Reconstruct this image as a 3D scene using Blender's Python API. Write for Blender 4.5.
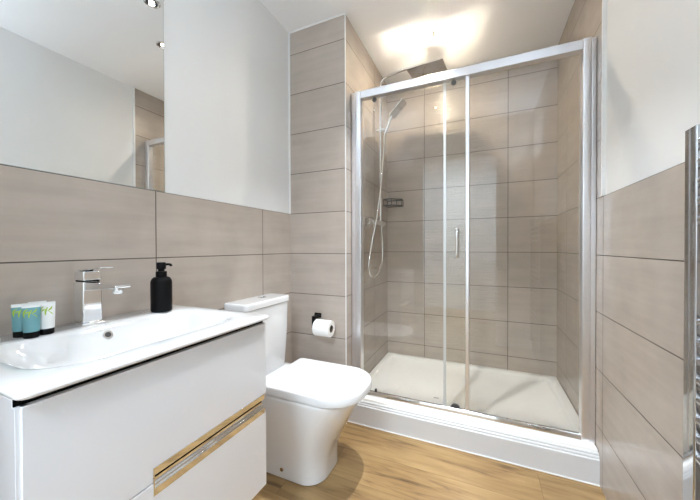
import bpy, bmesh, math, random
from mathutils import Vector, Matrix
random.seed(7)
for o in list(bpy.data.objects):
    bpy.data.objects.remove(o, do_unlink=True)
SC = bpy.context.scene
COL = SC.collection
PI = math.pi

# ------------------------------------------------------------------ camera
f_px, yaw, pit, rol = 297.37, 0.4175, -0.0085, -0.0027
right = Vector((math.cos(yaw), math.sin(yaw), 0)); fwd = Vector((-math.sin(yaw), math.cos(yaw), 0)); up = Vector((0, 0, 1))
fw = fwd * math.cos(pit) + up * math.sin(pit); u2 = up * math.cos(pit) - fwd * math.sin(pit)
rx = right * math.cos(rol) + u2 * math.sin(rol); ux = -right * math.sin(rol) + u2 * math.cos(rol)
cam = bpy.data.cameras.new('camera'); camo = bpy.data.objects.new('camera', cam); COL.objects.link(camo)
M = Matrix((rx, ux, -fw)).transposed().to_4x4(); M.translation = Vector((1.1127, 0.0, 1.0326)); camo.matrix_world = M
cam.sensor_width = 36; cam.lens = 36 * f_px / 700; cam.clip_start = 0.01
SC.camera = camo

# ------------------------------------------------------------------ light, world, exposure
SC.view_settings.view_transform = 'Standard'; SC.view_settings.look = 'None'
SC.view_settings.gamma = 1; SC.view_settings.use_curve_mapping = False
SC.view_settings.exposure = 0.0
SC.cycles.max_bounces = 20; SC.cycles.diffuse_bounces = 8; SC.cycles.glossy_bounces = 10; SC.cycles.transparent_max_bounces = 24
SC.cycles.sample_clamp_indirect = 0; SC.cycles.use_guiding = True; SC.cycles.blur_glossy = 0.2
w = bpy.data.worlds.new('world'); SC.world = w; w.use_nodes = True
w.node_tree.nodes['Background'].inputs[0].default_value = (0.75, 0.85, 1, 1)
w.node_tree.nodes['Background'].inputs[1].default_value = 1.0
HALL_FILL = dict(power=46, color=(0.62, 0.80, 1.0))        # unseen ceiling panel added in the hall as cool fill from behind the camera
SPOT_ROOM = dict(power=1.8, color=(0.92, 0.96, 1.0), spread=115)
UPLIGHT_FILL = dict(power=4.0, color=(0.68, 0.83, 1.0))             # two made-up uplighters either side of the doorway, fill for the ceiling
SPOT_SHOWER = dict(power=6.2, color=(1.0, 0.87, 0.68), spread=165)
CEIL = 2.390
SPOTS = [('room', 0.5526, 1.069, .4), ('room', 0.8381, 1.323, 5.2), ('shower', 0.798, 1.944, 1.0), ('room', 0.70, 0.35, .25)]  # the last room downlight is an unseen one added to balance the light
UPLIGHT_FILLS = [(0.24, 1.72), (1.44, 1.72)]


def area(name, loc, size, power, color, rot, shape='DISK', sy=None, spread=PI):
    l = bpy.data.lights.new(name, 'AREA'); l.shape = shape; l.size = size
    if sy: l.size_y = sy
    l.energy = power; l.color = color; l.spread = spread
    o = bpy.data.objects.new(name, l); COL.objects.link(o); o.location = loc; o.rotation_euler = rot
    return o


area('added_hall_fill', (0.80, -0.95, CEIL - .016), 0.58, HALL_FILL['power'], HALL_FILL['color'], (0, 0, 0), 'SQUARE')  # added panel, sends cool fill through the doorway
for x, z in UPLIGHT_FILLS:
    area('added_uplighter_light', (x, -0.12 + 0.075, z + 0.066), 0.05, UPLIGHT_FILL['power'], UPLIGHT_FILL['color'], (PI - math.radians(28), 0, 0), 'DISK', spread=math.radians(112))  # made-up fill, aimed up to brighten the ceiling
for kind, x, y, k in SPOTS:
    c = SPOT_ROOM if kind == 'room' else SPOT_SHOWER
    area('downlight_lamp', (x, y, CEIL - 0.012), 0.05 if kind == 'shower' else 0.026, c['power'] * k, c['color'], (0, 0, 0), 'DISK', spread=math.radians(82 if k > 2 else c['spread']))


# ------------------------------------------------------------------ materials
def mat(name, color, rough=0.5, metal=0.0, spec=0.5, coat=0.0, noise=0.0, nscale=20.0, emit=None, bump=0.0, bscale=100.0, coat_rough=0.03):
    m = bpy.data.materials.new(name); m.use_nodes = True
    nt = m.node_tree; b = nt.nodes['Principled BSDF']
    b.inputs['Base Color'].default_value = (*color, 1); b.inputs['Roughness'].default_value = rough
    b.inputs['Metallic'].default_value = metal; b.inputs['Specular IOR Level'].default_value = spec
    b.inputs['Coat Weight'].default_value = coat; b.inputs['Coat Roughness'].default_value = coat_rough
    if emit:
        b.inputs['Emission Color'].default_value = (*emit[0], 1); b.inputs['Emission Strength'].default_value = emit[1]
    tc = nt.nodes.new('ShaderNodeTexCoord')
    if noise:
        n = nt.nodes.new('ShaderNodeTexNoise'); n.inputs['Scale'].default_value = nscale; n.inputs['Detail'].default_value = 4
        nt.links.new(tc.outputs['Object'], n.inputs['Vector'])
        r = nt.nodes.new('ShaderNodeMapRange'); r.inputs['To Min'].default_value = 1 - noise; r.inputs['To Max'].default_value = 1 + noise
        nt.links.new(n.outputs['Fac'], r.inputs['Value'])
        h = nt.nodes.new('ShaderNodeHueSaturation'); h.inputs['Color'].default_value = (*color, 1)
        nt.links.new(r.outputs['Result'], h.inputs['Value']); nt.links.new(h.outputs['Color'], b.inputs['Base Color'])
    if bump:
        n = nt.nodes.new('ShaderNodeTexNoise'); n.inputs['Scale'].default_value = bscale
        nt.links.new(tc.outputs['Object'], n.inputs['Vector'])
        bp = nt.nodes.new('ShaderNodeBump'); bp.inputs['Strength'].default_value = bump; bp.inputs['Distance'].default_value = 0.002
        nt.links.new(n.outputs['Fac'], bp.inputs['Height']); nt.links.new(bp.outputs['Normal'], b.inputs['Normal'])
    return m


TILE_H, TILE_W, ZJ, GROUT = 0.25, 0.5915, 0.9957, 0.0028


def tile_mat(name, axis, off, decor=None, base=(0.475, 0.412, 0.355)):
    """stone-look wall tiles laid in a stack: axis is the horizontal coordinate, off the place of one joint"""
    m = bpy.data.materials.new(name); m.use_nodes = True
    nt = m.node_tree; N = nt.nodes; L = nt.links; b = N['Principled BSDF']
    tc = N.new('ShaderNodeTexCoord'); sp = N.new('ShaderNodeSeparateXYZ'); L.new(tc.outputs['Object'], sp.inputs[0])

    def mth(op, a, c=None, d=None):
        n = N.new('ShaderNodeMath'); n.operation = op
        for i, v in enumerate((a, c, d)):
            if v is None: continue
            if isinstance(v, (int, float)): n.inputs[i].default_value = v
            else: L.new(v, n.inputs[i])
        return n.outputs[0]
    U = sp.outputs['X' if axis == 'x' else 'Y']; Z = sp.outputs['Z']
    u = mth('DIVIDE', mth('SUBTRACT', U, off), TILE_W); v = mth('DIVIDE', mth('SUBTRACT', Z, ZJ), TILE_H)
    iu, iv = mth('FLOOR', u), mth('FLOOR', v); fu, fv = mth('SUBTRACT', u, iu), mth('SUBTRACT', v, iv)
    du = mth('MULTIPLY', mth('MINIMUM', fu, mth('SUBTRACT', 1.0, fu)), TILE_W)
    dv = mth('MULTIPLY', mth('MINIMUM', fv, mth('SUBTRACT', 1.0, fv)), TILE_H)
    d = mth('MINIMUM', du, dv)
    g = N.new('ShaderNodeMapRange'); g.inputs['From Min'].default_value = GROUT * .5; g.inputs['From Max'].default_value = GROUT * .5 + .0008
    L.new(d, g.inputs['Value'])                                     # 0 in the joint, 1 on the tile
    cb = N.new('ShaderNodeCombineXYZ'); L.new(iu, cb.inputs[0]); L.new(iv, cb.inputs[1])
    wn = N.new('ShaderNodeTexWhiteNoise'); wn.noise_dimensions = '3D'; L.new(cb.outputs[0], wn.inputs['Vector'])
    # faint cloudy streaks that run along the tile
    cs = N.new('ShaderNodeCombineXYZ')
    L.new(mth('ADD', mth('MULTIPLY', U, 2.2), mth('MULTIPLY', wn.outputs['Value'], 13.0)), cs.inputs[0])
    L.new(mth('MULTIPLY', Z, 26.0), cs.inputs[2]); L.new(wn.outputs['Value'], cs.inputs[1])
    n1 = N.new('ShaderNodeTexNoise'); n1.inputs['Scale'].default_value = 1.0; n1.inputs['Detail'].default_value = 6; n1.inputs['Roughness'].default_value = .6
    L.new(cs.outputs[0], n1.inputs['Vector'])
    n2 = N.new('ShaderNodeTexNoise'); n2.inputs['Scale'].default_value = 7.0; n2.inputs['Detail'].default_value = 5
    L.new(tc.outputs['Object'], n2.inputs['Vector'])
    val = mth('ADD', mth('ADD', mth('MULTIPLY', n1.outputs['Fac'], .30), mth('MULTIPLY', n2.outputs['Fac'], .26)), mth('MULTIPLY', wn.outputs['Value'], .06))
    val = mth('ADD', val, .69)
    hs = N.new('ShaderNodeHueSaturation'); hs.inputs['Color'].default_value = (*base, 1); L.new(val, hs.inputs['Value'])
    mx = N.new('ShaderNodeMix'); mx.data_type = 'RGBA'
    L.new(g.outputs['Result'], mx.inputs['Factor']); mx.inputs[6].default_value = (0.085, 0.068, 0.055, 1); L.new(hs.outputs['Color'], mx.inputs[7])
    L.new(mx.outputs[2], b.inputs['Base Color'])
    ro = N.new('ShaderNodeMapRange'); ro.inputs['To Min'].default_value = .8; ro.inputs['To Max'].default_value = .24
    L.new(g.outputs['Result'], ro.inputs['Value']); L.new(ro.outputs['Result'], b.inputs['Roughness'])
    b.inputs['Specular IOR Level'].default_value = .5
    bp = N.new('ShaderNodeBump'); bp.inputs['Strength'].default_value = .6; bp.inputs['Distance'].default_value = .0015
    L.new(g.outputs['Result'], bp.inputs['Height'])
    last = bp
    if decor:                                                        # the rippled feature column
        c2 = N.new('ShaderNodeCombineXYZ'); L.new(mth('MULTIPLY', U, 6.0), c2.inputs[0]); L.new(mth('MULTIPLY', Z, 85.0), c2.inputs[2])
        n3 = N.new('ShaderNodeTexNoise'); n3.inputs['Scale'].default_value = 1.0; n3.inputs['Detail'].default_value = 1.5
        L.new(c2.outputs[0], n3.inputs['Vector'])
        inside = mth('MULTIPLY', mth('GREATER_THAN', U, decor[0]), mth('LESS_THAN', U, decor[1]))
        b2 = N.new('ShaderNodeBump'); b2.inputs['Distance'].default_value = .008; b2.inputs['Strength'].default_value = .55
        L.new(mth('MULTIPLY', n3.outputs['Fac'], inside), b2.inputs['Height']); L.new(bp.outputs['Normal'], b2.inputs['Normal']); last = b2
    L.new(last.outputs['Normal'], b.inputs['Normal'])
    return m


def oak_mat():
    m = bpy.data.materials.new('oak_plank_floor'); m.use_nodes = True
    nt = m.node_tree; N = nt.nodes; L = nt.links; b = N['Principled BSDF']
    tc = N.new('ShaderNodeTexCoord'); sp = N.new('ShaderNodeSeparateXYZ'); L.new(tc.outputs['Object'], sp.inputs[0])

    def mth(op, a, c=None):
        n = N.new('ShaderNodeMath'); n.operation = op
        for i, v in enumerate((a, c)):
            if v is None: continue
            if isinstance(v, (int, float)): n.inputs[i].default_value = v
            else: L.new(v, n.inputs[i])
        return n.outputs[0]
    X, Y = sp.outputs['X'], sp.outputs['Y']
    v = mth('DIVIDE', mth('SUBTRACT', Y, .055), .19); iv = mth('FLOOR', v); fv = mth('SUBTRACT', v, iv)
    w1 = N.new('ShaderNodeTexWhiteNoise'); w1.noise_dimensions = '1D'; L.new(iv, w1.inputs['W'])
    u = mth('ADD', mth('DIVIDE', X, 1.22), mth('MULTIPLY', w1.outputs['Value'], 5.0)); iu = mth('FLOOR', u); fu = mth('SUBTRACT', u, iu)
    c = N.new('ShaderNodeCombineXYZ'); L.new(iu, c.inputs[0]); L.new(iv, c.inputs[1])
    w2 = N.new('ShaderNodeTexWhiteNoise'); w2.noise_dimensions = '2D'; L.new(c.outputs[0], w2.inputs['Vector'])
    g = N.new('ShaderNodeCombineXYZ'); L.new(mth('ADD', mth('MULTIPLY', X, 3.2), mth('MULTIPLY', w2.outputs['Value'], 31)), g.inputs[0]); L.new(mth('MULTIPLY', Y, 30), g.inputs[1]); L.new(w2.outputs['Value'], g.inputs[2])
    n1 = N.new('ShaderNodeTexNoise'); n1.inputs['Scale'].default_value = 1; n1.inputs['Detail'].default_value = 7; n1.inputs['Roughness'].default_value = .62; n1.inputs['Distortion'].default_value = .6
    L.new(g.outputs[0], n1.inputs['Vector'])
    g2 = N.new('ShaderNodeCombineXYZ'); L.new(mth('ADD', mth('MULTIPLY', X, 3.0), mth('MULTIPLY', w2.outputs['Value'], 17)), g2.inputs[0]); L.new(mth('MULTIPLY', Y, 9), g2.inputs[1])
    n2 = N.new('ShaderNodeTexNoise'); n2.inputs['Scale'].default_value = 1; n2.inputs['Detail'].default_value = 3
    L.new(g2.outputs[0], n2.inputs['Vector'])
    fac = mth('ADD', mth('MULTIPLY', n1.outputs['Fac'], .6), mth('MULTIPLY', n2.outputs['Fac'], .4))
    cr = N.new('ShaderNodeValToRGB'); e = cr.color_ramp.elements
    e[0].position = .34; e[0].color = (0.090, 0.048, 0.018, 1); e[1].position = .62; e[1].color = (0.38, 0.245, 0.105, 1)
    k = e.new(.45); k.color = (0.27, 0.163, 0.065, 1)
    L.new(fac, cr.inputs[0])
    hs = N.new('ShaderNodeHueSaturation'); L.new(cr.outputs[0], hs.inputs['Color']); L.new(mth('ADD', mth('MULTIPLY', w2.outputs['Value'], .22), .89), hs.inputs['Value'])
    dj = mth('MINIMUM', mth('MULTIPLY', mth('MINIMUM', fv, mth('SUBTRACT', 1.0, fv)), .19), mth('MULTIPLY', mth('MINIMUM', fu, mth('SUBTRACT', 1.0, fu)), 1.22))
    jr = N.new('ShaderNodeMapRange'); jr.inputs['From Min'].default_value = .0004; jr.inputs['From Max'].default_value = .0014; jr.inputs['To Min'].default_value = .55
    L.new(dj, jr.inputs['Value'])
    mx = N.new('ShaderNodeMix'); mx.data_type = 'RGBA'; mx.blend_type = 'MULTIPLY'; mx.inputs['Factor'].default_value = 1
    L.new(hs.outputs[0], mx.inputs[6]); L.new(jr.outputs[0], mx.inputs[7]); L.new(mx.outputs[2], b.inputs['Base Color'])
    b.inputs['Roughness'].default_value = .42
    bp = N.new('ShaderNodeBump'); bp.inputs['Strength'].default_value = .15; bp.inputs['Distance'].default_value = .001
    L.new(n1.outputs['Fac'], bp.inputs['Height']); L.new(bp.outputs['Normal'], b.inputs['Normal'])
    return m


def glass_mat(name, tint=(0.984, 0.983, 0.970), refl=1.0):
    """clear pane: tinted see-through plus a mirror reflection that grows at a slant"""
    m = bpy.data.materials.new(name); m.use_nodes = True
    nt = m.node_tree; N = nt.nodes; L = nt.links
    for n in list(N): N.remove(n)
    out = N.new('ShaderNodeOutputMaterial'); tr = N.new('ShaderNodeBsdfTransparent'); tr.inputs[0].default_value = (*tint, 1)
    gl = N.new('ShaderNodeBsdfGlossy'); gl.inputs['Roughness'].default_value = 0.0; gl.inputs['Color'].default_value = (1, 1, 1, 1)
    ge = N.new('ShaderNodeNewGeometry'); dp = N.new('ShaderNodeVectorMath'); dp.operation = 'DOT_PRODUCT'
    L.new(ge.outputs['Normal'], dp.inputs[0]); L.new(ge.outputs['Incoming'], dp.inputs[1])

    def mth(op, a, c=None):
        n = N.new('ShaderNodeMath'); n.operation = op
        for i, v in enumerate((a, c)):
            if v is None: continue
            if isinstance(v, (int, float)): n.inputs[i].default_value = v
            else: L.new(v, n.inputs[i])
        return n.outputs[0]
    c = mth('ABSOLUTE', dp.outputs['Value']); k = mth('POWER', mth('SUBTRACT', 1.0, c), 5.0)
    F = mth('MULTIPLY', mth('ADD', mth('MULTIPLY', k, .96), .04), refl)
    mx = N.new('ShaderNodeMixShader'); L.new(F, mx.inputs[0]); L.new(tr.outputs[0], mx.inputs[1]); L.new(gl.outputs[0], mx.inputs[2]); L.new(mx.outputs[0], out.inputs[0])
    return m


def glow_mat(name, color, strength):
    m = bpy.data.materials.new(name); m.use_nodes = True
    b = m.node_tree.nodes['Principled BSDF']; b.inputs['Base Color'].default_value = (.9, .9, .9, 1)
    b.inputs['Emission Color'].default_value = (*color, 1); b.inputs['Emission Strength'].default_value = strength
    return m


MT = dict(
    paint=mat('white_wall_paint', (.80, .80, .79), .55, noise=.015, nscale=3, bump=.05),
    ceil=mat('white_ceiling_paint', (.88, .88, .88), .7, noise=.01, nscale=3),
    trim=mat('white_tile_trim', (.82, .82, .81), .35, noise=.01),
    mdf=mat('white_satin_board', (.66, .66, .66), .35, noise=.015, nscale=6),
    ceramic=mat('glazed_white_ceramic', (.79, .79, .79), .12, coat=.6, noise=.008, nscale=4),
    seat=mat('white_toilet_seat_plastic', (.75, .75, .75), .22, coat=.3, noise=.008),
    tray=mat('white_shower_tray_acrylic', (.91, .89, .85), .25, noise=.01, nscale=5),
    lacquer=mat('gloss_white_lacquer', (.80, .81, .84), .12, coat=.8, noise=.008, nscale=3),
    chrome=mat('polished_chrome', (.86, .87, .88), .06, 1.0, noise=.01),
    rad=mat('radiator_chrome', (.60, .61, .63), .07, 1.0, noise=.01),
    alu=mat('bright_silver_frame', (.86, .865, .90), .28, 1.0, noise=.015),
    mirror=mat('silvered_mirror', (.90, .92, .92), .0, 1.0),
    edge=mat('mirror_edge_glass', (.30, .36, .36), .15, noise=.05),
    black=mat('matt_black', (.003, .003, .0033), .5, spec=.15, noise=.1),
    dark=mat('dark_parts_and_gap_shade', (.006, .006, .006), 1.0, spec=0, noise=.1),  # near-black, also painted in where gaps lie in shade
    rubber=mat('dark_grey_plastic', (.05, .05, .05), .5, noise=.1),
    paper=mat('white_tissue_paper', (.87, .86, .84), .9, noise=.02, nscale=40, bump=.3, bscale=300),
    card=mat('brown_card_core', (.14, .10, .075), .9, noise=.1),
    teal=mat('teal_tube_plastic', (.15, .35, .385), .35, noise=.05, nscale=30),
    white_pl=mat('white_tube_plastic', (.80, .80, .78), .35, noise=.02),
    leaf=mat('leaf_green_print', (.36, .52, .05), .5, noise=.1, nscale=200),
    soap=mat('white_soap', (.85, .84, .80), .5, noise=.02),
    ink=mat('grey_print', (.25, .25, .25), .6, noise=.05),
    glass=glass_mat('clear_shower_glass'),
    seal=mat('clear_door_seal', (.62, .64, .66), .25, noise=.02),
    oak=oak_mat(),
    tileL=tile_mat('beige_stone_tiles_left', 'y', .722),
    tileR=tile_mat('beige_stone_tiles_right', 'y', 1.5745),
    tileB=tile_mat('beige_stone_tiles_far', 'x', .692, decor=(.692, 1.2835)),
    tileP=tile_mat('beige_stone_tiles_boxing', 'x', -.12),
    tileS=tile_mat('beige_stone_tiles_shower_side', 'y', 1.50),
    lamp_room=glow_mat('lit_lamp_neutral', (1.0, .96, .9), 14), lamp_shower=glow_mat('lit_lamp_warm', (1.0, .9, .72), 14),
    amber=mat('brass_ring', (.75, .66, .48), .2, 1.0, noise=.02),
)


# ------------------------------------------------------------------ mesh helpers
def obj(name, bm, m, parent=None, smooth=False, bevel=0.0, seg=2, label=None, angle=35):
    me = bpy.data.meshes.new(name)
    bmesh.ops.recalc_face_normals(bm, faces=bm.faces)
    bm.to_mesh(me); bm.free()
    o = bpy.data.objects.new(name, me); COL.objects.link(o); me.materials.append(m)
    if smooth or bevel:
        me.shade_smooth() if hasattr(me, 'shade_smooth') else None
        if smooth != 'full': me.set_sharp_from_angle(angle=math.radians(angle))
    if bevel:
        b = o.modifiers.new('bevel', 'BEVEL'); b.width = bevel; b.segments = seg; b.limit_method = 'ANGLE'; b.angle_limit = math.radians(40); b.harden_normals = False
    if parent:
        o.parent = parent                                          # parts are modelled in room coordinates
        o.matrix_parent_inverse = Matrix.Translation(-parent.location) if parent.type == 'EMPTY' else Matrix()
    if label: o['label'] = label
    return o


def thing(name, label, cat, loc=(0, 0, 0), group=None):
    o = bpy.data.objects.new(name, None); COL.objects.link(o); o.location = loc; o.empty_display_size = .05
    o['label'] = label; o['category'] = cat
    if group: o['group'] = group
    return o


def tag(o, label, cat, group=None):
    o['label'] = label; o['category'] = cat
    if group: o['group'] = group
    return o


def structure(name, bm, m, parent=None, **k):
    o = obj(name, bm, m, parent, **k)
    if not parent: o['kind'] = 'structure'
    return o


def box(bm, x0, x1, y0, y1, z0, z1):
    v = [bm.verts.new((x, y, z)) for x in (x0, x1) for y in (y0, y1) for z in (z0, z1)]
    for f in ((0, 1, 3, 2), (4, 6, 7, 5), (0, 4, 5, 1), (2, 3, 7, 6), (0, 2, 6, 4), (1, 5, 7, 3)): bm.faces.new([v[i] for i in f])
    return bm


def B(*a): return box(bmesh.new(), *a)


def prism(bm, pts, axis, a0, a1):
    """a closed outline pushed along an axis; pts are the two other coordinates in x,y,z order"""
    def mk(p, a):
        q = list(p); q.insert('xyz'.index(axis), a); return bm.verts.new(q)
    A = [mk(p, a0) for p in pts]; C = [mk(p, a1) for p in pts]; n = len(pts)
    bm.faces.new(A); bm.faces.new(C[::-1])
    for i in range(n): bm.faces.new((A[i], C[i], C[(i + 1) % n], A[(i + 1) % n]))
    return bm


def tube(bm, pts, r, n=12, caps=True):
    pts = [Vector(p) for p in pts]; rings = []
    t = (pts[1] - pts[0]).normalized(); a = t.orthogonal().normalized()
    for i, p in enumerate(pts):
        t2 = (pts[min(i + 1, len(pts) - 1)] - pts[max(i - 1, 0)]).normalized()
        a = (a - t2 * a.dot(t2)).normalized(); b = t2.cross(a)
        rr = r[i] if isinstance(r, (list, tuple)) else r
        rings.append([bm.verts.new(p + (a * math.cos(2 * PI * k / n) + b * math.sin(2 * PI * k / n)) * rr) for k in range(n)])
    for i in range(len(rings) - 1):
        for k in range(n): bm.faces.new((rings[i][k], rings[i][(k + 1) % n], rings[i + 1][(k + 1) % n], rings[i + 1][k]))
    if caps: bm.faces.new(rings[0][::-1]); bm.faces.new(rings[-1])
    return bm


def smoothpath(pts, n=8):
    """Catmull-Rom through the points"""
    P = [Vector(p) for p in pts]; P = [P[0] * 2 - P[1]] + P + [P[-1] * 2 - P[-2]]; out = []
    for i in range(1, len(P) - 2):
        for k in range(n):
            t = k / n; a, b, c, d = P[i - 1:i + 3]
            out.append(.5 * (2 * b + (c - a) * t + (2 * a - 5 * b + 4 * c - d) * t * t + (3 * b - a - 3 * c + d) * t ** 3))
    return out + [P[-2]]


def lathe(bm, prof, cx, cy, n=48, axis='z'):
    """prof: (radius, height) pairs round an upright axis, closed with caps"""
    rings = []
    for r, h in prof:
        rings.append([bm.verts.new((cx + r * math.cos(2 * PI * k / n), cy + r * math.sin(2 * PI * k / n), h)) for k in range(n)])
    for i in range(len(rings) - 1):
        for k in range(n): bm.faces.new((rings[i][k], rings[i][(k + 1) % n], rings[i + 1][(k + 1) % n], rings[i + 1][k]))
    bm.faces.new(rings[0][::-1]); bm.faces.new(rings[-1])
    return bm


def loft(bm, rings, cap0=True, cap1=True):
    V = [[bm.verts.new(p) for p in r] for r in rings]; n = len(V[0])
    for i in range(len(V) - 1):
        for k in range(n): bm.faces.new((V[i][k], V[i][(k + 1) % n], V[i + 1][(k + 1) % n], V[i + 1][k]))
    if cap0: bm.faces.new(V[0][::-1])
    if cap1: bm.faces.new(V[-1])
    return bm


def rrect(x0, x1, y0, y1, rs, n=8):
    """rounded rectangle outline; rs = radii at (x1,y1), (x0,y1), (x0,y0), (x1,y0)"""
    if isinstance(rs, (int, float)): rs = [rs] * 4
    out = []
    for (cx, cy, sx, sy, a0), r in zip(((x1, y1, -1, -1, 0), (x0, y1, 1, -1, 90), (x0, y0, 1, 1, 180), (x1, y0, -1, 1, 270)), rs):
        for k in range(n + 1):
            a = math.radians(a0 + 90 * k / n); out.append((cx + sx * r + r * math.cos(a), cy + sy * r + r * math.sin(a)))
    return out


def frange(a, b, n): return [a + (b - a) * i / (n - 1) for i in range(n)]


# ------------------------------------------------------------------ the room
W, FAR, NEAR, HALL, BX, BY = 1.579, 2.4166, -.12, -1.9, 0.386, 1.576     # right, far, near and hall walls, boxing face
DADO = ZJ + TILE_H
T = 0.010                                                       # tile thickness; the tile faces lie on x=0, x=W and so on
structure('floor', B(-.1, W + .1, HALL - .1, FAR + .1, -.05, 0), MT['oak'])
structure('ceiling', B(-.1, W + .1, HALL - .1, FAR + .1, CEIL, CEIL + .05), MT['ceil'])
wl = structure('wall_left', B(-.1, -.006, HALL - .1, FAR + .1, 0, CEIL), MT['paint'])
structure('tile_cladding', B(-.006, 0, NEAR, BY, 0, DADO), MT['tileL'], wl)
wr = structure('wall_right', B(W + .006, W + .1, HALL - .1, FAR + .1, 0, CEIL), MT['paint'])
structure('tile_cladding', B(W, W + .006, NEAR, BY - .002, 0, DADO), MT['tileR'], wr)
structure('tile_cladding', B(W, W + .006, BY - .002, FAR, 0, CEIL), MT['tileR'], wr)
wf = structure('wall_far', B(BX - .006, W + .006, FAR + .006, FAR + .1, 0, CEIL), MT['paint'])
structure('tile_cladding', B(BX, W, FAR, FAR + .006, 0, CEIL), MT['tileB'], wf)
wb = structure('wall_boxing', B(-.006, BX - .006, BY + .006, FAR + .1, 0, CEIL), MT['paint'])
structure('tile_cladding', B(0, BX, BY, BY + .006, 0, CEIL), MT['tileP'], wb)
structure('tile_cladding', B(BX - .006, BX, BY + .006, FAR, 0, CEIL), MT['tileS'], wb)
# near wall with the open doorway, and the hall beyond it
DX0, DX1, DZ, NT = .47, 1.27, 2.03, .11
bm = bmesh.new()
box(bm, -.006, DX0, NEAR - NT, NEAR, 0, CEIL); box(bm, DX1, W + .006, NEAR - NT, NEAR, 0, CEIL); box(bm, DX0, DX1, NEAR - NT, NEAR, DZ, CEIL)
structure('wall_near', bm, MT['paint'])
bm = bmesh.new()
for y0, y1 in ((NEAR, NEAR + .016), (NEAR - NT - .016, NEAR - NT)):
    box(bm, DX0 - .065, DX0 + .004, y0, y1, 0, DZ + .065); box(bm, DX1 - .004, DX1 + .065, y0, y1, 0, DZ + .065); box(bm, DX0 + .004, DX1 - .004, y0, y1, DZ - .004, DZ + .065)
box(bm, DX0, DX0 + .022, NEAR - NT, NEAR, 0, DZ); box(bm, DX1 - .022, DX1, NEAR - NT, NEAR, 0, DZ); box(bm, DX0 + .022, DX1 - .022, NEAR - NT, NEAR, DZ - .022, DZ)
structure('trim_7', bm, MT['trim'])
structure('wall_hall', B(-.006, W + .006, HALL - .1, HALL, 0, CEIL), MT['paint'])
# trims: tile edges and sealant
structure('trim_1', B(BX - .001, BX + .0035, BY - .0035, BY + .001, .0, CEIL), MT['trim'])
structure('trim_2', B(W - .008, W + .006, BY - .011, BY - .002, DADO, CEIL), MT['trim'])
structure('trim_3', B(-.006, .0035, BY - .005, BY, DADO, CEIL), MT['trim'])
structure('trim_4', B(.0035, BX, BY - .004, BY, CEIL - .006, CEIL), MT['trim'])
structure('trim_5', B(.0, .004, BY - .004, BY, 0, DADO), MT['tileL'])
# skirting with a moulded top in front of the shower tray
prof = [(1.618, 0), (1.600, 0), (1.600, .108), (1.602, .111), (1.605, .112), (1.605, .118), (1.607, .122), (1.610, .124), (1.610, .130), (1.613, .134), (1.618, .135)]
structure('baseboard_far', prism(bmesh.new(), prof, 'x', BX + .0, W - .0005), MT['mdf'])
structure('trim_6', B(BX, W - .0005, 1.5965, 1.600, 0, .004), MT['trim'])

# ------------------------------------------------------------------ vanity unit
VY0, VY1, VX, VZ0, VZ1, VZM = .205, .777, .465, .255, .799, .524
HY0, HY1, HZ0, HZ1 = .410, VY1 - .006, .4945, .5565
van = thing('vanity_unit', 'wall-hung gloss white vanity unit with two drawers under the basin', 'vanity unit', (.23, .49, VZ0))
bm = bmesh.new()
ztop = VZ1 - .012
for y0, y1 in ((VY0, VY0 + .016), (VY1 - .016, VY1)): prism(bm, [(.001, VZ0), (VX - .019 if y0 > .5 else VX - .004, VZ0), (VX - .019 if y0 > .5 else VX - .004, ztop), (VX - .020 if y0 > .5 else VX - .014, ztop), (VX - .020 if y0 > .5 else VX - .014, VZ1), (.001, VZ1)], 'y', y0, y1)
box(bm, .001, VX - .03, VY0 + .016, VY1 - .016, VZ0, VZ0 + .016); box(bm, .001, .012, VY0 + .016, VY1 - .016, VZ0 + .016, VZ1)
obj('carcass', bm, MT['lacquer'], van, bevel=.0012)
bmg = box(B(.418, VX - .032, VY0 + .0165, VY1 - .0165, VZ0 + .02, VZ1 - .001), VX - .0315, VX - .0185, HY0, VY1 - .0165, HZ0, HZ1)
box(bmg, VX - .0139, VX - .0115, VY0 + .001, VY1 - .001, VZ1 - .0118, VZ1 - .0002)
obj('gap_shade_fill', bmg, MT['dark'], van, label='near-black fill painting the shade behind the drawer fronts')  # near-black blocks painted in for the shade under basin and behind fronts
FY0, FY1 = VY0 + .006, VY1 + .0
# fronts with a cut-out for the pull
zt = ztop
up_ = [(FY0, zt), (FY0, VZM + .0015), (HY0, VZM + .0015), (HY0, HZ1), (FY1, HZ1), (FY1, zt)]
dn_ = [(FY0, VZM - .0015), (FY0, VZ0), (FY1, VZ0), (FY1, HZ0), (HY0, HZ0), (HY0, VZM - .0015)]


def frame_prism(y0, y1, prof): return prism(bmesh.new(), prof, 'y', y0, y1)


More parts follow.
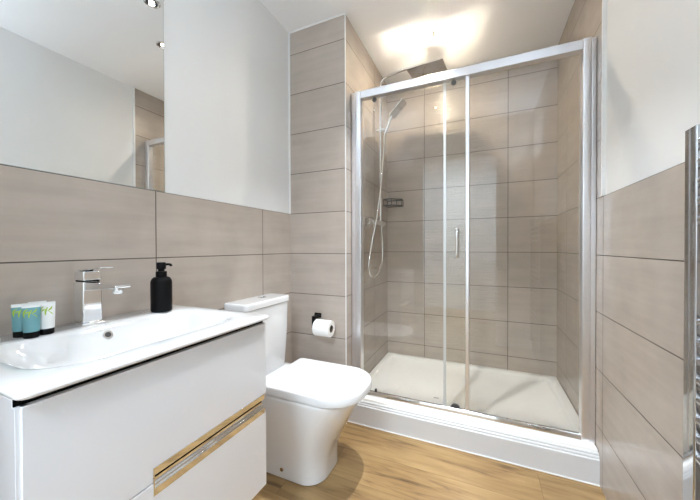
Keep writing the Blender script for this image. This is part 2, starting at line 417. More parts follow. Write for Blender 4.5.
for name, poly, lab in (('drawer', up_, 'upper drawer front'), ('drawer', dn_, 'lower drawer front')):
    d = obj(name, prism(bmesh.new(), poly, 'x', VX - .018, VX), MT['lacquer'], van, bevel=.0012, label=lab)
    if poly is up_:
        pr_ = [(VX + .0005, HZ1), (VX + .0005, HZ1 - .001), (VX - .002, HZ1 - .0185), (VX - .017, HZ1 - .0195), (VX - .017, HZ1)]
        pull = obj('drawer_pull', frame_prism(HY0 + .003, HY1, pr_), MT['chrome'], d, bevel=.0006, label='upper half of the chrome recessed pull')
        obj('slot_shade_strip', B(VX - .016, VX - .0024, HY0 + .004, HY1 - .012, HZ1 - .0228, HZ1 - .0196), MT['dark'], pull, label='near-black strip painting the shaded slot under the upper chrome lip')  # thin dark strip painted in for the shade of the slot
        obj('pull_end', B(VX - .017, VX + .0008, HY0, HY0 + .003, HZ0 + .0405, HZ1), MT['chrome'], pull)
    else:
        pr_ = [(VX - .017, HZ0), (VX + .0005, HZ0), (VX + .0005, HZ0 + .017), (VX - .006, HZ0 + .0175), (VX - .006, HZ0 + .0225), (VX - .0115, HZ0 + .023), (VX - .0115, HZ0 + .036), (VX - .017, HZ0 + .0365)]
        pull = obj('drawer_pull', frame_prism(HY0 + .003, HY1, pr_), MT['chrome'], d, bevel=.0006, label='lower half of the chrome recessed pull')
        obj('pull_end', B(VX - .017, VX + .0008, HY0, HY0 + .003, HZ0, HZ0 + .0395), MT['chrome'], pull)

# ------------------------------------------------------------------ basin
BZ = .812
bowl_c = (.25, .497)


def polar(poly, angs, c):
    out = []
    n = len(poly)
    for a in angs:
        d = (math.cos(a), math.sin(a)); best = None
        for i in range(n):
            p, q = poly[i], poly[(i + 1) % n]; ex, ey = q[0] - p[0], q[1] - p[1]
            den = d[0] * ey - d[1] * ex
            if abs(den) < 1e-12: continue
            t = ((p[0] - c[0]) * ey - (p[1] - c[1]) * ex) / den; s = ((p[0] - c[0]) * d[1] - (p[1] - c[1]) * d[0]) / den
            if t > 0 and -1e-9 <= s <= 1 + 1e-9: best = t if best is None else max(best, t)
        out.append((c[0] + d[0] * best, c[1] + d[1] * best))
    return out


outer = rrect(.001, .480, .202, .784, [.022, .004, .004, .022], 6)
angs = sorted({round(math.atan2(y - bowl_c[1], x - bowl_c[0]), 4) for x, y in outer} | {round(-PI + 2 * PI * k / 120, 4) for k in range(120)})


def bowlring(ins, z, r, fx=0.0, bx=0.0):
    return [(x, y, z) for x, y in polar(rrect(.112 + ins + bx, .402 - ins - fx, .258 + ins * 1.6, .738 - ins * 1.6, [r, r * .7, r * .7, r], 10), angs, bowl_c)]


def outring(ins, z): return [(x, y, z) for x, y in polar(rrect(.001 + (0 if ins < .01 else 0), .480 - ins, .202 + ins, .784 - ins, [.014, .004, .004, .014], 6), angs, bowl_c)]


rings = [bowlring(.07, BZ - .108, .05), bowlring(.035, BZ - .104, .075), bowlring(.010, BZ - .050, .09), bowlring(-.006, VZ1 + .0006, .098), outring(.010, VZ1 + .0005), outring(.003, VZ1 + .0018), outring(0, VZ1 + .005), outring(0, BZ - .0045), outring(.002, BZ - .0012), outring(.006, BZ),
         bowlring(-.012, BZ - .0005, .10), bowlring(-.004, BZ - .002, .098), bowlring(.003, BZ - .007, .096), bowlring(.009, BZ - .018, .094), bowlring(.018, BZ - .045, .09, bx=.006),
         bowlring(.030, BZ - .075, .085, fx=.01, bx=.01), bowlring(.046, BZ - .093, .075, fx=.02, bx=.012), bowlring(.075, BZ - .100, .05, fx=.02, bx=.01)]
basin = thing('basin', 'white ceramic basin with a long shallow bowl on the vanity unit', 'basin', (.24, .49, VZ1))
obj('bowl', loft(bmesh.new(), rings), MT['ceramic'], basin, smooth='full')
# overflow ring on the back slope of the bowl
bm = bmesh.new(); o_c = Vector((.1290, .497, BZ - .029)); ax = Vector((.89, 0, .46)).normalized()
tube(bm, [o_c - ax * .004, o_c + ax * .003], .0125, 24); ov = obj('overflow', bm, MT['chrome'], basin, smooth=True, label='chrome overflow ring')
bm = bmesh.new(); tube(bm, [o_c + ax * .0031, o_c + ax * .0036], .0078, 24); obj('overflow_shade_disc', bm, MT['rubber'], ov)  # dark disc painted in for the shade inside the overflow
bm = bmesh.new(); lathe(bm, [(.030, BZ - .1005), (.030, BZ - .0975), (.026, BZ - .096), (.001, BZ - .0955)], .25, .497); obj('waste_cover', bm, MT['chrome'], basin, smooth=True)

# ------------------------------------------------------------------ mixer tap
tap = thing('basin_mixer_tap', 'square chrome mixer tap on the back ledge of the basin', 'tap', (.056, .486, BZ))
tx, ty = .056, .486
obj('base_plate', B(tx - .037, tx + .029, ty - .028, ty + .028, BZ + .0002, BZ + .006), MT['chrome'], tap, bevel=.0015)
obj('body', B(tx - .032, tx + .023, ty - .0235, ty + .0235, BZ + .006, BZ + .124), MT['chrome'], tap, bevel=.003)
# spout: a flat bar that thins towards the tip
sp_ = [(tx + .0231, BZ + .123), (tx + .0231, BZ + .098), (tx + .09, BZ + .106), (tx + .168, BZ + .113), (tx + .171, BZ + .116), (tx + .168, BZ + .1205), (tx + .09, BZ + .1225)]
bm = bmesh.new(); prism(bm, [(p[0], p[1]) for p in sp_], 'y', ty - .0195, ty + .0195)
spout = obj('spout', bm, MT['chrome'], tap, bevel=.002)
bm = bmesh.new(); lathe(bm, [(.010, BZ + .096), (.012, BZ + .099), (.012, BZ + .111)], tx + .144, ty, 28); obj('aerator', bm, MT['chrome'], spout, smooth=True)
lev = obj('lever', prism(bmesh.new(), [(tx - .030, BZ + .1275), (tx + .024, BZ + .1275), (tx + .022, BZ + .154), (tx - .024, BZ + .154)], 'y', ty - .0225, ty + .0225), MT['chrome'], tap, bevel=.003)
obj('neck_ring', B(tx - .026, tx + .019, ty - .019, ty + .019, BZ + .1235, BZ + .128), MT['dark'], tap)
obj('lever_handle', prism(bmesh.new(), [(tx - .018, BZ + .153), (tx + .096, BZ + .165), (tx + .098, BZ + .168), (tx - .020, BZ + .158)], 'y', ty - .017, ty + .017), MT['chrome'], lev, bevel=.0015)

# ------------------------------------------------------------------ soap dispenser
sx, sy = .087, .683
soap = thing('soap_dispenser', 'matt black soap pump bottle on the right end of the basin ledge', 'soap dispenser', (sx, sy, BZ))
bm = bmesh.new(); lathe(bm, [(.029, BZ + .0005), (.0320, BZ + .003), (.0328, BZ + .008), (.0328, BZ + .100), (.0318, BZ + .107), (.029, BZ + .113), (.025, BZ + .118), (.017, BZ + .1205), (.016, BZ + .123)], sx, sy)
obj('bottle', bm, MT['black'], soap, smooth=True)
bm = bmesh.new(); lathe(bm, [(.0165, BZ + .1225), (.017, BZ + .124), (.017, BZ + .137), (.0155, BZ + .139), (.010, BZ + .1395), (.010, BZ + .147)], sx, sy, 32)
obj('collar', bm, MT['black'], soap, smooth=True)
bm = bmesh.new(); lathe(bm, [(.0135, BZ + .147), (.0145, BZ + .149), (.0145, BZ + .167), (.0125, BZ + .1705)], sx, sy, 32)
hd = obj('pump_head', bm, MT['black'], soap, smooth=True)
d = Vector((.55, .83, 0)).normalized()
bm = bmesh.new(); tube(bm, smoothpath([Vector((sx, sy, BZ + .162)) + d * .008, Vector((sx, sy, BZ + .163)) + d * .020, Vector((sx, sy, BZ + .161)) + d * .028, Vector((sx, sy, BZ + .156)) + d * .030], 5), .0042, 12)
obj('nozzle', bm, MT['black'], hd, smooth=True)


# ------------------------------------------------------------------ toiletry tubes and soap
def toiletry(x, y, body, yawd, label, hgt=.082):
    t = thing('toiletry_tube', label, 'toiletry tube', (x, y, BZ), 'toiletry tubes on the basin ledge')
    a = math.radians(yawd); ca, sa = math.cos(a), math.sin(a)          # local +x faces out, local y is the width

    def P(u, v, z): return (x + u * ca - v * sa, y + u * sa + v * ca, z)
    n = 32

    def ring(wd, dp, z): return [P(dp * math.cos(2 * PI * k / n), wd * math.sin(2 * PI * k / n), z) for k in range(n)]
    obj('cap', loft(bmesh.new(), [ring(.0135, .0135, BZ + .0004), ring(.0142, .0142, BZ + .002), ring(.0142, .0142, BZ + .0135), ring(.013, .013, BZ + .015)]), MT['black'], t, smooth=True)
    prof = [(.0148, .0145, .0152), (.0150, .0145, .019), (.0153, .0134, .030), (.0158, .0108, .046), (.0162, .0072, .062), (.0165, .0032, .074), (.0166, .0009, hgt - .004), (.0166, .0009, hgt)]
    cut = 6
    obj('tube_body', loft(bmesh.new(), [ring(*p[:2], BZ + p[2]) for p in prof[:cut]]), MT[body], t, smooth=True)
    obj('crimped_end', loft(bmesh.new(), [ring(*p[:2], BZ + p[2]) for p in prof[cut - 1:]]), MT['white_pl'], t, smooth=True)
    # printed leafy mark: curved strokes lying on the front
    def dp(z):
        for p, q in zip(prof, prof[1:]):
            if p[2] <= z <= q[2]: return p[1] + (q[1] - p[1]) * (z - p[2]) / (q[2] - p[2])
        return prof[-1][1]

    def wd(z):
        for p, q in zip(prof, prof[1:]):
            if p[2] <= z <= q[2]: return p[0] + (q[0] - p[0]) * (z - p[2]) / (q[2] - p[2])
        return prof[-1][0]
    bm = bmesh.new()
    for st in ([(-.012, .052), (-.0125, .059), (-.011, .067), (-.006, .071)], [(-.004, .050), (-.003, .060), (.001, .069)], [(.001, .060), (.006, .064), (.0095, .070)], [(.001, .060), (.006, .056), (.010, .050)], [(-.009, .060), (-.006, .064), (-.003, .065)]):
        path = smoothpath([(v, z, 0) for v, z in st], 4)
        def on(v, z):
            k = max(0.0, 1 - (v / wd(z)) ** 2) ** .5
            return P(dp(z) * k + .0005, v, BZ + z)
        L_ = []
        for i, q in enumerate(path):
            h = .0019 * (1 - .6 * abs(2 * i / (len(path) - 1) - 1))
            L_.append((bm.verts.new(on(q.x - h, q.y + h * .4)), bm.verts.new(on(q.x + h, q.y - h * .4))))
        for p, q in zip(L_, L_[1:]): bm.faces.new((p[0], p[1], q[1], q[0]))
    mk = obj('leaf_mark', bm, MT['leaf'], t, label='green leafy printed mark')
    so = mk.modifiers.new('solid', 'SOLIDIFY'); so.thickness = .0003
    return t


toiletry(.058, .345, 'teal', -18, 'teal toiletry tube with black cap, leftmost, half behind the front teal one')
toiletry(.092, .352, 'teal', -22, 'teal toiletry tube with black cap standing in front of the other tubes')
toiletry(.085, .383, 'white_pl', -12, 'white toiletry tube with black cap, rightmost and nearest the tap')
toiletry(.050, .378, 'white_pl', -20, 'white toiletry tube mostly hidden behind the front teal and white tubes')
bm = bmesh.new(); loft(bm, [[(x, y, BZ + z) for x, y in rrect(.048 + i, .112 - i, .245 + i, .297 - i, .014, 6)] for i, z in ((.004, .0004), (0, .005), (0, .014), (.003, .018), (.008, .020))])
tag(obj('soap_bar', bm, MT['soap'], smooth='full'), 'small white soap bar at the left edge of the basin', 'soap')

# ------------------------------------------------------------------ mirror
mir = thing('wall_mirror', 'large frameless wall mirror above the basin resting on the tile edge', 'mirror', (0, .2, DADO))
obj('mirror_glass', B(-.006, -.0015, -.42, .7585, DADO + .0005, 2.30), MT['edge'], mir, label='dark polished glass edge')
obj('mirror_silver', B(-.0015, -.0008, -.419, .7570, DADO + .002, 2.299), MT['mirror'], mir, label='reflecting face')

# ------------------------------------------------------------------ toilet
TY = 1.213
toi = thing('toilet', 'white close-coupled toilet with closed lid between the vanity and the shower', 'toilet', (.3, TY, 0))


def dring(xb, xf, hw, z, rf, rb=.02): return [(x, y, z) for x, y in rrect(xb, xf, TY - hw, TY + hw, [rf, rb, rb, rf], 12)]


pan = [dring(.02, .474, .124, .0005, .085), dring(.02, .480, .130, .004, .09), dring(.02, .480, .131, .03, .092), dring(.02, .481, .132, .07, .095), dring(.02, .488, .135, .11, .10), dring(.02, .512, .143, .17, .112),
       dring(.02, .545, .154, .23, .124), dring(.02, .580, .165, .29, .132), dring(.02, .609, .172, .34, .138), dring(.02, .626, .175, .372, .14), dring(.02, .627, .175, .380, .14), dring(.02, .622, .171, .384, .138)]
pano = obj('pan', loft(bmesh.new(), pan), MT['ceramic'], toi, smooth=True, angle=50)
for s in (-1, 1):
    bm = bmesh.new(); tube(bm, [(.297, TY + s * .128, .043), (.297, TY + s * .1345, .043)], .0085, 20); obj('fixing_cap', bm, MT['amber'] if s < 0 else MT['chrome'], pano, smooth=True, label='small metallic fixing screw cover')


def slab(xb, xf, hw, z0, z1, rf, e, rb=.015): return [dring(xb + e, xf - e, hw - e, z0, rf), dring(xb, xf, hw, z0 + e * .6, rf), dring(xb, xf, hw, z1 - e, rf), dring(xb + e * .4, xf - e * .4, hw - e * .4, z1 - e * .35, rf), dring(xb + e * 1.1, xf - e * 1.1, hw - e * 1.1, z1 - e * .05, rf), dring(xb + e * 2, xf - e * 2, hw - e * 2, z1, rf - e), dring(xb + .03, xf - .03, hw - .03, z1, rf - .03)]


obj('seat', loft(bmesh.new(), slab(.20, .642, .166, .3835, .3905, .14, .002)), MT['seat'], toi, smooth=True, angle=50)
obj('lid', loft(bmesh.new(), slab(.196, .656, .1785, .389, .4255, .15, .004)), MT['seat'], toi, smooth=True, angle=50)
for s in (-1, 1):
    bm = bmesh.new(); tube(bm, [(.186, TY + s * .085 - .02, .398), (.186, TY + s * .085 + .02, .398)], .011, 16); obj('hinge', bm, MT['chrome'], toi, smooth=True)
cz, CY = .737, 1.2095


def cring(xf, hw, z, r=.022): return [(x, y, z) for x, y in rrect(.002, xf, CY - hw, CY + hw, [r, .004, .004, r], 8)]


cis = obj('cistern', loft(bmesh.new(), [cring(.112, .155, .3845), cring(.116, .158, .392), cring(.128, .165, .60), cring(.131, .166, cz - .001)]), MT['ceramic'], toi, smooth=True, angle=50)
cl = obj('cistern_lid', loft(bmesh.new(), [cring(.133, .168, cz + .001), cring(.136, .171, cz + .003), cring(.137, .172, cz + .026), cring(.1355, .1705, cz + .031), cring(.132, .167, cz + .0337), cring(.128, .163, cz + .034), cring(.115, .150, cz + .034)]), MT['ceramic'], toi, smooth=True, angle=50)
bm = bmesh.new(); lathe(bm, [(.0225, cz + .0335), (.0225, cz + .0375), (.019, cz + .0385), (.0188, cz + .0372), (.001, cz + .037)], .062, CY + .022, 32); fb = obj('flush_button', bm, MT['chrome'], cl, smooth=True)
bm = bmesh.new(); box(bm, .062 - .0006, .062 + .0006, CY + .004, CY + .040, cz + .0371, cz + .0378); obj('button_split', bm, MT['dark'], fb)

# ------------------------------------------------------------------ toilet roll and holder
hx, hz, hy = .229, .634, 1.507
hol = thing('toilet_roll_holder', 'matt black toilet roll holder fixed to the tiled boxing', 'toilet roll holder', (hx, BY, hz))
obj('wall_plate', B(hx - .050, hx - .006, BY - .010, BY - .0005, hz - .024, hz + .002), MT['black'], hol, bevel=.0015)
obj('arm', box(B(hx - .028, hx - .008, hy + .0081, BY - .0101, hz - .020, hz - .004), hx - .028, hx - .008, hy - .008, hy + .008, hz - .074, hz - .004), MT['black'], hol, bevel=.001)
bm = bmesh.new(); tube(bm, [(hx - .010, hy, hz - .065), (hx + .090, hy, hz - .065)], .0172, 28); obj('bar', bm, MT['black'], hol, smooth=True)
rz = hz - .0670
roll = thing('toilet_roll', 'white toilet paper roll hanging on the black wall holder', 'toilet roll', (hx + .05, hy, rz))


def ringroll(x0, x1, ro_, ri):
    bm = bmesh.new(); n = 48
    def rg(x, r): return [(x, hy + r * math.cos(2 * PI * k / n), rz + r * math.sin(2 * PI * k / n)) for k in range(n)]
    R_ = [rg(x0, ri), rg(x0, ro_ - .003), rg(x0 + .003, ro_), rg(x1 - .003, ro_), rg(x1, ro_ - .003), rg(x1, ri)]
    loft(bm, R_ + [R_[0]], False, False); bmesh.ops.remove_doubles(bm, verts=bm.verts, dist=1e-5); return bm


obj('paper', ringroll(hx - .004, hx + .098, .0465, .0218), MT['paper'], roll, smooth=True)
obj('core', ringroll(hx - .0045, hx + .0985, .0217, .0198), MT['card'], roll, smooth=True)

# ------------------------------------------------------------------ shower tray
SY0 = 1.620
tray = thing('shower_tray', 'low white shower tray inside the glass enclosure', 'shower tray', (.98, 2.02, 0))
tx0, tx1, ty1 = BX + .002, W - .002, FAR - .002


def tring(i, z, r=.03): return [(x, y, z) for x, y in rrect(tx0 + i, tx1 - i, SY0 + .0 + i, ty1 - i, r, 6)]


def tin(i, z): return [(x, y, z) for x, y in rrect(tx0 + .045 + i, tx1 - .045 - i, SY0 + .085 + i, ty1 - .045 - i, .04, 6)]


obj('tray_body', loft(bmesh.new(), [tring(.0, .002, .003), tring(0, .144, .003), tring(.003, .149, .003), tring(.006, .150, .003), tin(-.004, .150), tin(.004, .1485), tin(.012, .140), tin(.020, .135), tin(.20, .131)]), MT['tray'], tray, smooth='full')
bm = bmesh.new()
for st in ([(0, 0), (0, 1), (.5, .35), (1, 1), (1, 0)], [(1.5, 0), (2.4, 1)], [(1.5, 1), (2.4, 0)]):
    pts = [(.852 + u * .0105, 1.815 + v * .014, .1346) for u, v in st]
    for p, q in zip(pts, pts[1:]): tube(bm, [p, q], .0014, 5)
bmesh.ops.scale(bm, vec=(1, 1, .6), verts=bm.verts, space=Matrix.Translation((0, 0, -.1346)))
obj('printed_mark', bm, MT['ink'], tray, label='small grey printed maker mark')

# ------------------------------------------------------------------ shower enclosure
EX0, EX1, EY, EZ0, EZ1 = .389, W - .001, 1.650, .1503, 1.966
PL, PR = .452, 1.526
enc = thing('shower_enclosure', 'silver-framed glass sliding door shower enclosure', 'shower enclosure', (.98, 1.67, EZ0))
D_ = .042


def post_profile(x0, x1, y0, y1, r):
    pts = []
    for k in range(7):
        a = PI + (PI / 2) * k / 6; pts.append((x0 + r + r * math.cos(a), y0 + r + r * math.sin(a)))
    for k in range(7):
        a = 1.5 * PI + (PI / 2) * k / 6; pts.append((x1 - r + r * math.cos(a), y0 + r + r * math.sin(a)))
    return pts + [(x1, y1), (x0, y1)]


obj('frame_post', prism(bmesh.new(), post_profile(.412, PL, EY, EY + D_, .006), 'z', EZ0, EZ1), MT['alu'], enc, smooth=True)
obj('frame_post', prism(bmesh.new(), post_profile(PR, 1.560, EY, EY + D_, .006), 'z', EZ0, EZ1), MT['alu'], enc, smooth=True)
obj('wall_profile', prism(bmesh.new(), post_profile(EX0, .412, EY + .006, EY + D_ - .004, .003), 'z', EZ0, EZ1 - .002), MT['alu'], enc, smooth=True)
obj('wall_profile', prism(bmesh.new(), post_profile(1.560, EX1, EY + .006, EY + D_ - .004, .003), 'z', EZ0, EZ1 - .002), MT['alu'], enc, smooth=True)
pt = [(EY, EZ1 - .046), (EY, EZ1 - .004), (EY + .004, EZ1), (EY + D_, EZ1), (EY + D_, EZ1 - .046)]
obj('top_rail', prism(bmesh.new(), pt, 'x', PL, PR), MT['alu'], enc, bevel=.001)
pb = [(EY, EZ0), (EY, EZ0 + .024), (EY + .004, EZ0 + .030), (EY + .008, EZ0 + .030), (EY + .010, EZ0 + .018), (EY + D_, EZ0 + .018), (EY + D_, EZ0)]
obj('bottom_rail', prism(bmesh.new(), pb, 'x', PL, PR), MT['chrome'], enc, bevel=.001)
gz0, gz1 = EZ0 + .020, EZ1 - .047
fx = obj('fixed_panel', B(.934, PR + .0, EY + .030, EY + .036, gz0, gz1), MT['glass'], enc, label='clear fixed glass panel')
obj('edge_strip', B(.922, .935, EY + .029, EY + .037, gz0, gz1), MT['seal'], fx)
dr = obj('sliding_door', B(PL + .001, 1.034, EY + .016, EY + .022, gz0, gz1), MT['glass'], enc, label='clear glass sliding door')
obj('edge_strip', prism(bmesh.new(), post_profile(1.034, 1.053, EY + .010, EY + .0285, .004), 'z', gz0, gz1), MT['alu'], dr, smooth=True)
bm = bmesh.new(); zc0, zc1, hxc = .972, 1.135, .9935
tube(bm, smoothpath([(hxc, EY + .0165, zc1 - .012), (hxc, EY - .006, zc1 - .008), (hxc, EY - .016, zc1 - .025), (hxc, EY - .018, (zc0 + zc1) / 2), (hxc, EY - .016, zc0 + .025), (hxc, EY - .006, zc0 + .008), (hxc, EY + .0165, zc0 + .012)], 6), .0075, 14)
obj('door_handle', bm, MT['chrome'], dr, smooth=True, label='chrome bow handle')
for px in (.975, .530):
    bm = bmesh.new(); tube(bm, [(px, EY + .0225, gz1 - .012), (px, EY + .031 if px < .9 else EY + .0285, gz1 - .012)], .013, 24); obj('roller', bm, MT['rubber'], dr, smooth=True)
bm = bmesh.new(); tube(bm, [(.985, EY + .004, gz0 + .008), (.985, EY + .0155, gz0 + .008)], .024, 32)
for v in bm.verts: v.co.z = max(v.co.z, gz0 + .0105)
obj('door_guide', bm, MT['rubber'], dr, smooth=True)
obj('door_stop', B(.528, .541, EY + .0225, EY + .036, gz0 + .001, gz0 + .018), MT['rubber'], dr, bevel=.002)

# ------------------------------------------------------------------ shower mixer set
vx, vy, vz = .440, 1.955, 1.205
sh = thing('shower_set', 'chrome thermostatic bar shower with riser rail and square rain head', 'shower', (BX, vy, vz))
bm = bmesh.new(); tube(bm, [(vx, vy - .105, vz), (vx, vy + .105, vz)], .019, 28); vb = obj('valve_body', bm, MT['chrome'], sh, smooth=True)
for s in (-1, 1):
    bm = bmesh.new(); tube(bm, [(vx, vy + s * .107, vz), (vx, vy + s * .112, vz), (vx, vy + s * .158, vz), (vx, vy + s * .163, vz)], [.019, .0225, .0225, .019], 28); obj('control_knob', bm, MT['chrome'], vb, smooth=True)
    bm = bmesh.new(); tube(bm, [(BX + .001, vy + s * .07, vz), (BX + .010, vy + s * .07, vz), (BX + .011, vy + s * .07, vz), (vx, vy + s * .07, vz)], [.030, .030, .013, .013], 24); obj('wall_union', bm, MT['chrome'], vb, smooth=True)
ry = 2.060
bm = bmesh.new(); hzz = 2.150
path = [(vx, ry, vz + .015), (vx, ry, 1.4), (vx, ry, 1.7), (vx, ry, 2.0), (vx, ry, 2.15)] + [(vx + .06 * (1 - math.cos(a)), ry - .004 * (1 - math.cos(a)), 2.19 + .06 * math.sin(a)) for a in frange(.3, PI / 2, 6)] + [(.60, ry - .015, 2.262), (.72, ry - .028, 2.258), (.765, ry - .033, 2.252), (.786, ry - .034, 2.238), (.789, ry - .034, 2.212)]
tube(bm, smoothpath(path, 4), .0095, 16); obj('riser_rail', bm, MT['chrome'], sh, smooth=True)
bm = bmesh.new(); tube(bm, [(BX + .001, ry, 2.035), (BX + .008, ry, 2.035), (BX + .009, ry, 2.035), (vx, ry, 2.035)], [.018, .018, .009, .009], 20); tube(bm, [(vx, ry, 2.015), (vx, ry, 2.055)], .014, 20); obj('wall_bracket', bm, MT['chrome'], sh, smooth=True)
# square rain head, slightly turned
hc = Vector((.789, 2.026, 2.185)); ang = math.radians(-6)
bm = bmesh.new(); hh = .1155
loft(bm, [[(hc.x + x * math.cos(ang) - y * math.sin(ang), hc.y + x * math.sin(ang) + y * math.cos(ang), hc.z + z) for x, y in rrect(-hh + i, hh - i, -hh + i, hh - i, .008, 5)] for i, z in ((.003, 0), (0, .002), (0, .006), (.003, .008))])
rh = obj('rain_head', bm, MT['chrome'], sh, smooth=True)
bm = bmesh.new(); lathe(bm, [(.022, hc.z + .0078), (.020, hc.z + .014), (.014, hc.z + .020), (.012, hc.z + .032)], .789, ry - .034, 28); obj('swivel_joint', bm, MT['chrome'], rh, smooth=True)
# slider, handset, hose
sz = 1.880
bm = bmesh.new(); tube(bm, [(vx, ry, sz - .022), (vx, ry, sz + .022)], .0155, 20); tube(bm, [(vx - .026, ry - .004, sz), (vx + .036, ry + .004, sz)], .0125, 20); obj('slider', bm, MT['chrome'], sh, smooth=True)
h0 = Vector((.472, ry + .004, 1.850)); h1 = Vector((.518, ry + .018, 1.972)); h2 = Vector((.606, ry + .034, 2.068))
bm = bmesh.new(); tube(bm, [h0, h0 + (h1 - h0) * .15, h1], [.0105, .0115, .0125], 18); hs = obj('handset', bm, MT['chrome'], sh, smooth=True)
dv = (h2 - h1).normalized(); nrm = Vector((.75, -.42, -.42)); nrm = (nrm - dv * nrm.dot(dv)).normalized(); wv = dv.cross(nrm)
bm = bmesh.new(); hcx = (h1 + h2) / 2; hl = (h2 - h1).length / 2 + .008
loft(bm, [[tuple(hcx + dv * a + wv * b + nrm * t) for a, b in rrect(-hl + i, hl - i, -.030 + i, .030 - i, .012, 5)] for i, t in ((.004, -.010), (0, -.006), (0, .005), (.002, .008))])
obj('spray_head', bm, MT['chrome'], hs, smooth=True)
bm = bmesh.new(); hp = [(vx, 2.085, vz - .018), (vx, 2.088, vz - .06), (vx + .004, 2.095, 1.05), (vx + .005, 2.08, .935), (vx + .006, 1.98, .852), (vx + .006, 1.86, .838), (vx + .008, 1.795, .90), (vx + .014, 1.825, 1.04), (vx + .026, 1.885, 1.205), (vx + .028, 1.965, 1.40), (vx + .029, 2.02, 1.60), (vx + .030, 2.05, 1.74), tuple(h0 + Vector((-.003, -.003, -.025))), tuple(h0)]
tube(bm, smoothpath(hp, 8), .0068, 12); obj('hose', bm, MT['chrome'], sh, smooth=True)

# ------------------------------------------------------------------ wire caddy on the far wall
cad = thing('shower_caddy', 'small dark wire basket fixed in the far left shower corner', 'shower caddy', (.45, FAR - .06, 1.38))
cxa, cxb, cya, cyb, cza, czb = BX + .003, .520, FAR - .115, FAR - .003, 1.366, 1.420


def wire(pts, r=.0028): return tube(bmesh.new(), pts, r, 8)


cr_ = [(cxa, cya), (cxa + .065, cya), (cxb, cyb - .045), (cxb, cyb), (cxa, cyb), (cxa, cya)]
obj('rim', wire([(x, y, czb) for x, y in cr_], .0042), MT['rubber'], cad, smooth=True)
obj('rim', wire([(x, y, cza + .004) for x, y in cr_], .0042), MT['rubber'], cad, smooth=True)
for x, y in cr_[:-1] + [((cxa + .065 + cxb) / 2, (cya + cyb - .045) / 2)]:
    obj('upright', wire([(x, y, cza + .004), (x, y, czb)]), MT['rubber'], cad, smooth=True)
for k in range(1, 8):
    x = cxa + (cxb - cxa) * k / 8; t = max(0, (x - cxa - .065) / (cxb - cxa - .065)); obj('base_wire', wire([(x, cya + t * (cyb - .045 - cya), cza + .003), (x, cyb, cza + .003)], .002), MT['rubber'], cad, smooth=True)

# ------------------------------------------------------------------ towel radiator
rad = thing('towel_radiator', 'tall chrome ladder towel radiator on the right wall', 'radiator', (W, .60, .25))
rx0, rx1, rz0, rz1 = 1.497, 1.527, .22, 1.272
yp = ((.811, .847), (.353, .389))
for y0, y1 in yp:
    obj('upright', prism(bmesh.new(), post_profile(rx0, rx1, y0, y1, .003), 'z', rz0, rz1), MT['rad'], rad, bevel=.001)
for zb in (.30, 1.20):
    for y0, y1 in yp:
        bm = bmesh.new(); tube(bm, [(rx1 - .002, (y0 + y1) / 2, zb), (W - .001, (y0 + y1) / 2, zb)], .010, 16); obj('wall_bracket', bm, MT['rad'], rad, smooth=True)
zs = [1.239 - .0385 * k for k in range(5)] + [.882 - .0385 * k for k in range(8)] + [.49 - .0385 * k for k in range(6)]
for z in zs:
    bm = bmesh.new(); tube(bm, [(1.510, .3895, z), (1.510, .8105, z)], .0115, 20); obj('rung', bm, MT['rad'], rad, smooth=True)

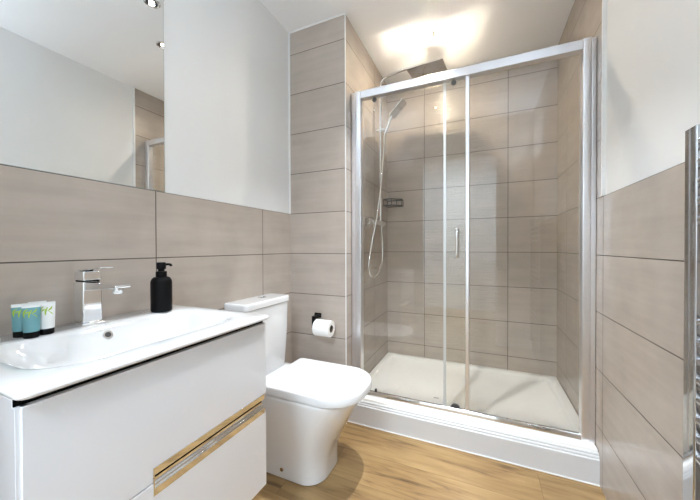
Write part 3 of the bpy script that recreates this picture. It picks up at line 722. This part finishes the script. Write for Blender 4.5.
# ------------------------------------------------------------------ downlights
LAB = {0: 'recessed ceiling downlight nearer the mirror over the middle of the room', 1: 'recessed ceiling downlight over the toilet side just outside the shower', 2: 'recessed warm ceiling downlight above the rain head inside the shower', 3: 'unseen ceiling downlight added nearest the doorway and the viewer for light balance'}
for i, (kind, x, y, k) in enumerate(SPOTS):
    t = thing('downlight', LAB[i], 'ceiling light', (x, y, CEIL), 'recessed ceiling downlights')
    bm = bmesh.new(); n = 40
    def rg(r, z): return [(x + r * math.cos(2 * PI * k / n), y + r * math.sin(2 * PI * k / n), z) for k in range(n)]
    R_ = [rg(.041, CEIL - .0002), rg(.040, CEIL - .005), rg(.036, CEIL - .007), rg(.029, CEIL - .005), rg(.028, CEIL - .0002)]
    loft(bm, R_ + [R_[0]], False, False); bmesh.ops.remove_doubles(bm, verts=bm.verts, dist=1e-6)
    obj('bezel', bm, MT['chrome'], t, smooth=True)
    rl = .0275 if kind == 'shower' else .0135
    if kind == 'room':
        bm = bmesh.new(); R_ = [rg(.0278, CEIL - .0003), rg(.0278, CEIL - .0042), rg(.0150, CEIL - .0022), rg(.0150, CEIL - .0003)]
        loft(bm, R_ + [R_[0]], False, False); bmesh.ops.remove_doubles(bm, verts=bm.verts, dist=1e-6); obj('baffle', bm, MT['rubber'], t, smooth=True)
    bm = bmesh.new(); lathe(bm, [(rl, CEIL - .0003), (rl, CEIL - .0030), (.001, CEIL - .0040)], x, y, n)
    obj('lamp', bm, MT['lamp_shower'] if kind == 'shower' else MT['lamp_room'], t, smooth=True)

t = thing('added_hall_panel', 'unseen square fill light panel added in the hall behind the doorway', 'ceiling light', (.80, -.95, CEIL))
obj('panel_frame', B(.49, 1.11, -1.26, -.64, CEIL - .012, CEIL - .0003), MT['trim'], t, bevel=.002)
obj('diffuser', B(.51, 1.09, -1.24, -.66, CEIL - .0145, CEIL - .0121), MT['lamp_room'], t)

# ------------------------------------------------------------------ made-up uplighter fill lamps beside the doorway
for i, (x, z) in enumerate(UPLIGHT_FILLS):
    t = thing('added_uplighter', ('added white fill uplighter left of the doorway on the basin side', 'added white fill uplighter right of the doorway on the radiator side')[i], 'wall lamp', (x, NEAR, z), 'added uplighter fill lamps')
    bm = bmesh.new(); lathe(bm, [(.040, z - .06), (.043, z - .058), (.048, z + .070), (.046, z + .070), (.042, z + .012), (.001, z + .012)], x, NEAR + .075, 32)
    obj('shade', bm, MT['mdf'], t, smooth=True)
    obj('back_plate', B(x - .025, x + .025, NEAR + .0005, NEAR + .032, z - .03, z + .03), MT['mdf'], t, bevel=.003)
    bm = bmesh.new(); lathe(bm, [(.028, z + .0125), (.028, z + .022), (.001, z + .024)], x, NEAR + .075, 32); obj('lamp', bm, MT['lamp_room'], t, smooth=True)
